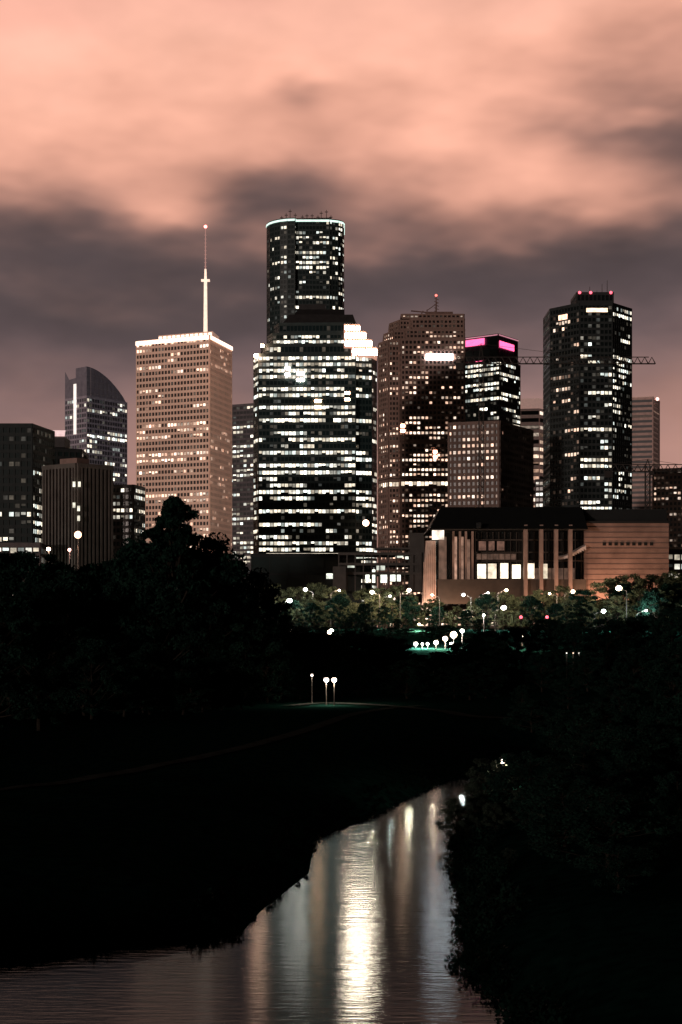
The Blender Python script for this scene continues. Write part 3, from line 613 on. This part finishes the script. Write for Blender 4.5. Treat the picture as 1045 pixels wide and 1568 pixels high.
for i in range(1500):
    k=random.randrange(3,14); a,b=CL[k],CL[k+1]; t=random.random(); x=a[0]+(b[0]-a[0])*t;y=a[1]+(b[1]-a[1])*t;hw=a[2]+(b[2]-a[2])*t
    dx,dy=b[0]-a[0],b[1]-a[1];l=math.hypot(dx,dy);nx_,ny_=dy/l,-dx/l
    side=random.choice((1,1,-1)); o=hw+random.uniform(-.3,2.5); px_,py_=x+nx_*o*side,y+ny_*o*side
    if float(sdist(px_,py_))<-.6: continue
    hh=random.uniform(.1,.9 if side>0 else .4); cs.append((px_,py_,float(height(px_,py_))+hh*.6)); rs.append(hh*.8)
V=leaves(np.array(cs),np.array(rs),26,.12)
me=bpy.data.meshes.new('riverbank_shrubs'); me.from_pydata(V.tolist(),[],[(4*i,4*i+1,4*i+2,4*i+3) for i in range(len(V)//4)]); me.materials.append(LEAF_D); scene.collection.objects.link(bpy.data.objects.new('riverbank_shrubs',me))
# ---------------- street lamps
polem=solid('lamp_pole_steel',(.07,.065,.06),.6)
def street_lamp(px,py,dd,col,s,arm=1,e=4000,r=.38):
    x=X(px,dd); gz=float(height(x,dd)); h=Z(py,dd)-gz; bx=x-arm*2.4
    E=empty('street_lamp',(bx,dd,gz)); g=G(); g.strut((0,0,0),(0,0,.5),.22,.2,8); g.strut((0,0,.5),(0,0,h-.9),.13,.08,8)
    prev=(0,0,h-.9)
    for i in range(1,7):
        t=i/6; q=(arm*2.2*math.sin(t*math.pi/2),0,h-.9+.85*math.sin(t*math.pi/2)); g.strut(prev,q,.07,.06,6); prev=q
    ax=arm*2.2; g.prism([(ax-.3,-.18),(ax+.55,-.18),(ax+.55,.18),(ax-.3,.18)],h-.02,h+.2,top=[(ax-.2,-.1),(ax+.4,-.1),(ax+.4,.1),(ax-.2,.1)])
    mk('pole_and_arm',g,polem,E); g=G(); g.ball((ax+.15,0,h-.12),r,10,6,.8); mk('lens',g,emit('lamp_lens',col,s),E)
    lamp(E,(ax+.15,-.1,h-.6),e*2.6,col,.25)
PW=(1,.75,.52);CWm=(.85,1,.95);WW=(1,.95,.85)
for a in((444,919,412,CWm,12,1,4500,.7),(466,902,430,WW,10,-1,3000,.6),(418,905,430,WW,8,1,2500,.35),(520,903,440,PW,7,1,1200),(568,906,418,PW,9,-1,4500,.6),(598,912,440,WW,8,1,2000),(627,903,416,PW,9,1,4000,.6),(708,910,420,WW,8,-1,2500,.5),(748,907,436,WW,7,1,1500),(776,903,436,PW,9,1,4000,.5),(946,900,416,PW,14,-1,7000,.85),(990,934,408,CWm,7,1,3500),(772,930,410,WW,14,1,7000,.7),(660,910,430,PW,5,-1,1200),(508,965,403,WW,12,1,4500,.6),(640,955,405,PW,9,-1,4500),(925,935,408,CWm,9,1,3500,.6),(840,908,440,PW,6,-1,1500),(878,905,440,PW,8,1,3500,.6)):
    street_lamp(*a)
def bollard(px,py,dd,col,s,e=900,r=.35):
    x=X(px,dd); gz=float(height(x,dd)); h=max(1.0,Z(py,dd)-gz); E=empty('bollard_light',(x,dd,gz)); g=G(); g.strut((0,0,0),(0,0,h-.2),.12,.1,8); g.strut((0,0,h+r*.8),(0,0,h+r*.8+.1),.3,.25,8); mk('post',g,polem,E)
    g=G(); g.ball((0,0,h),r,10,6); mk('globe',g,emit('bollard_globe',col,s),E); lamp(E,(0,-.7,h),e,col,.2)
for px,py,r in((637,988,.5),(647,989,.3),(655,986,.35),(668,984,.55),(682,978,.6),(695,972,.8),(691,986,.4),(505,968,.5),(445,965,.35),(708,966,.5),(741,942,.3),(800,975,.25),(868,1000,0),(878,1000,0),(887,1000,0)):
    k=px<860
    bollard(px,py,366 if k else 292,random.choice((WW,PW,WW)),9 if k else 1.2,2500 if k else 15,r if k else .14)
# park lamps; the last one is added behind the riverside leaves to light them
for px,py,dd in((478,1034,244),(500,1041,240),(512,1041,238),(770,1166,131)):
    x=X(px,dd); gz=float(height(x,dd)); h=Z(py,dd)-gz; E=empty('park_or_fill_lamp',(x,dd,gz)); g=G()
    g.strut((0,0,0),(0,0,.4),.16,.12,8); g.strut((0,0,.4),(0,0,h-.3),.07,.05,8); g.strut((0,0,h+.28),(0,0,h+.42),.32,.05,10); mk('post_and_cap',g,polem,E)
    sm_=px in(478,770)
    g=G(); g.ball((0,0,h),.2 if sm_ else .38,12,8); mk('globe',g,emit('park_globe',(1,.85,.72),4 if sm_ else 9),E); lamp(E,(0,-.45,h-.3),{478:80,770:700}.get(px,900),(1,.8,.62),.15)
for px,py in((838,945),(798,945)):
    dd=395;x=X(px,dd); gz=float(height(x,dd)); h=Z(py,dd)-gz; E=empty('traffic_light',(x,dd,gz)); g=G(); g.strut((0,0,0),(0,0,h-.9),.1,.08,8); g.box(-.25,.25,0,.3,h-1,h+.4); mk('pole_and_housing',g,solid('signal_housing',(.03,.03,.03)),E)
    g=G(); g.ball((0,-.05,h),.4,10,6); mk('red_lens',g,emit('red_signal',(1,.08,.12),4),E)
# ---------------- sun (diffuse city glow from behind-left, low)
S=bpy.data.lights.new('sun','SUN'); S.energy=.85; S.angle=math.radians(4); S.color=(1,.79,.70)
so=bpy.data.objects.new('sun',S); scene.collection.objects.link(so)
dv=Vector((math.sin(math.radians(35)),math.cos(math.radians(35)),-math.tan(math.radians(.8)))); so.rotation_euler=dv.to_track_quat('-Z','Y').to_euler()
# ---------------- world
W=bpy.data.worlds.new('World'); scene.world=W; W.use_nodes=True; nt=W.node_tree; bg=nt.nodes['Background']; N=nt.nodes.new; Lk=nt.links.new
tc=N('ShaderNodeTexCoord'); sep=N('ShaderNodeSeparateXYZ'); Lk(tc.outputs['Generated'],sep.inputs[0])
def mth(op,a,b=None,c=None):
    m=N('ShaderNodeMath'); m.operation=op
    for i,v in enumerate((a,b,c)):
        if v is None: continue
        if isinstance(v,(int,float)): m.inputs[i].default_value=v
        else: Lk(v,m.inputs[i])
    return m.outputs[0]
def nz(scale,rot,sc,detail,off=(0,0,0),rough=.5):
    mp=N('ShaderNodeMapping'); mp.inputs['Scale'].default_value=sc; mp.inputs['Rotation'].default_value=(0,math.radians(rot),0); mp.inputs['Location'].default_value=off
    Lk(tc.outputs['Generated'],mp.inputs[0]); n=N('ShaderNodeTexNoise'); n.inputs['Scale'].default_value=scale; n.inputs['Detail'].default_value=detail; n.inputs['Roughness'].default_value=rough
    Lk(mp.outputs[0],n.inputs['Vector']); return n.outputs['Fac']
n1=nz(3.2,-14,(1,1,2.6),2,(3.1,0,1.7)); n2=nz(9,-20,(1,1,2.6),3,(.4,1,5.2),.5); n3=nz(16,20,(1,1,1.8),3,(2.4,1,1.2),.5)
e=sep.outputs['Z']
e2=mth('SUBTRACT',e,mth('MULTIPLY',sep.outputs['X'],.10))
e2=mth('ADD',e2,mth('MULTIPLY',mth('SUBTRACT',n1,.5),.14))
e2=mth('ADD',e2,mth('MULTIPLY',mth('SUBTRACT',n2,.5),.13))
def blob(px,py,sx,sy,amt):
    t=(HY-py)/F;u=(px-CX)/F;l=math.sqrt(1+t*t+u*u)
    dx=mth('DIVIDE',mth('SUBTRACT',sep.outputs['X'],u/l),sx); dz=mth('DIVIDE',mth('SUBTRACT',mth('ADD',e,mth('MULTIPLY',mth('SUBTRACT',n2,.5),.05)),t/l),sy)
    q=mth('ADD',mth('MULTIPLY',dx,dx),mth('MULTIPLY',dz,dz)); return mth('MULTIPLY',mth('POWER',2.718,mth('MULTIPLY',q,-1)),amt)
ramp=N('ShaderNodeValToRGB'); cr=ramp.color_ramp; cr.interpolation='B_SPLINE'
st_=[(0,(192,146,132)),(.066,(186,140,127)),(.11,(170,130,120)),(.148,(138,111,108)),(.185,(106,89,90)),(.216,(78,68,70)),(.246,(92,78,78)),(.272,(144,109,100)),(.302,(212,154,134)),(.337,(250,183,158)),(.38,(252,190,167)),(.46,(240,170,152)),(.6,(22,22,24)),(1,(8,13,13))]
cr.elements[0].position=0;cr.elements[0].color=lin(*st_[0][1]); cr.elements[1].position=1; cr.elements[1].color=lin(*st_[-1][1])
for p,c in st_[1:-1]:
    el=cr.elements.new(p); el.color=lin(*c)
e3=mth('ADD',e2,.006)
for bl in((460,135,.02,.012,-.05),(1040,225,.06,.018,-.03),(830,285,.07,.02,.03),(270,300,.04,.012,.045),(370,275,.05,.014,-.015),(330,240,.06,.015,.02),(660,370,.08,.01,.012)):
    e3=mth('ADD',e3,blob(*bl))
Lk(e3,ramp.inputs[0])
# only the cloud over downtown glows; the rest of the dome is dark
fr=N('ShaderNodeMapRange'); fr.inputs[1].default_value=.62; fr.inputs[2].default_value=.9; fr.inputs[3].default_value=.02; fr.inputs[4].default_value=1; fr.interpolation_type='SMOOTHSTEP'
Lk(sep.outputs['Y'],fr.inputs[0])
zf=N('ShaderNodeMapRange'); zf.inputs[1].default_value=.365; zf.inputs[2].default_value=.43; zf.inputs[3].default_value=1; zf.inputs[4].default_value=.015; zf.interpolation_type='SMOOTHSTEP'
Lk(e,zf.inputs[0])
mod=mth('MULTIPLY',mth('MULTIPLY',fr.outputs[0],zf.outputs[0]),mth('ADD',.58,mth('ADD',mth('MULTIPLY',n2,.42),mth('MULTIPLY',n3,.46))))
mx=N('ShaderNodeMix'); mx.data_type='RGBA'; mx.blend_type='MULTIPLY'; mx.inputs[0].default_value=1; Lk(ramp.outputs[0],mx.inputs[6]); Lk(mod,mx.inputs[7])
sky=N('ShaderNodeTexSky'); sky.sky_type='NISHITA'; sky.sun_disc=False; sky.sun_elevation=math.radians(-4); sky.sun_rotation=math.radians(215)
ad=N('ShaderNodeMix'); ad.data_type='RGBA'; ad.blend_type='ADD'; ad.inputs[0].default_value=.02; Lk(mx.outputs[2],ad.inputs[6]); Lk(sky.outputs[0],ad.inputs[7])
Lk(ad.outputs[2],bg.inputs[0]); bg.inputs[1].default_value=1
# ---------------- camera
c=bpy.data.cameras.new('camera'); co=bpy.data.objects.new('camera',c); scene.collection.objects.link(co); co.location=(0,0,CH); co.rotation_euler=(math.radians(90),0,0)
c.sensor_fit='VERTICAL'; c.sensor_height=24; c.lens=24*F/1568; c.shift_y=(HY-784)/1568; c.clip_end=20000; c.clip_start=.5
scene.camera=co
scene.view_settings.view_transform='Standard'; scene.view_settings.look='None'; scene.view_settings.exposure=0
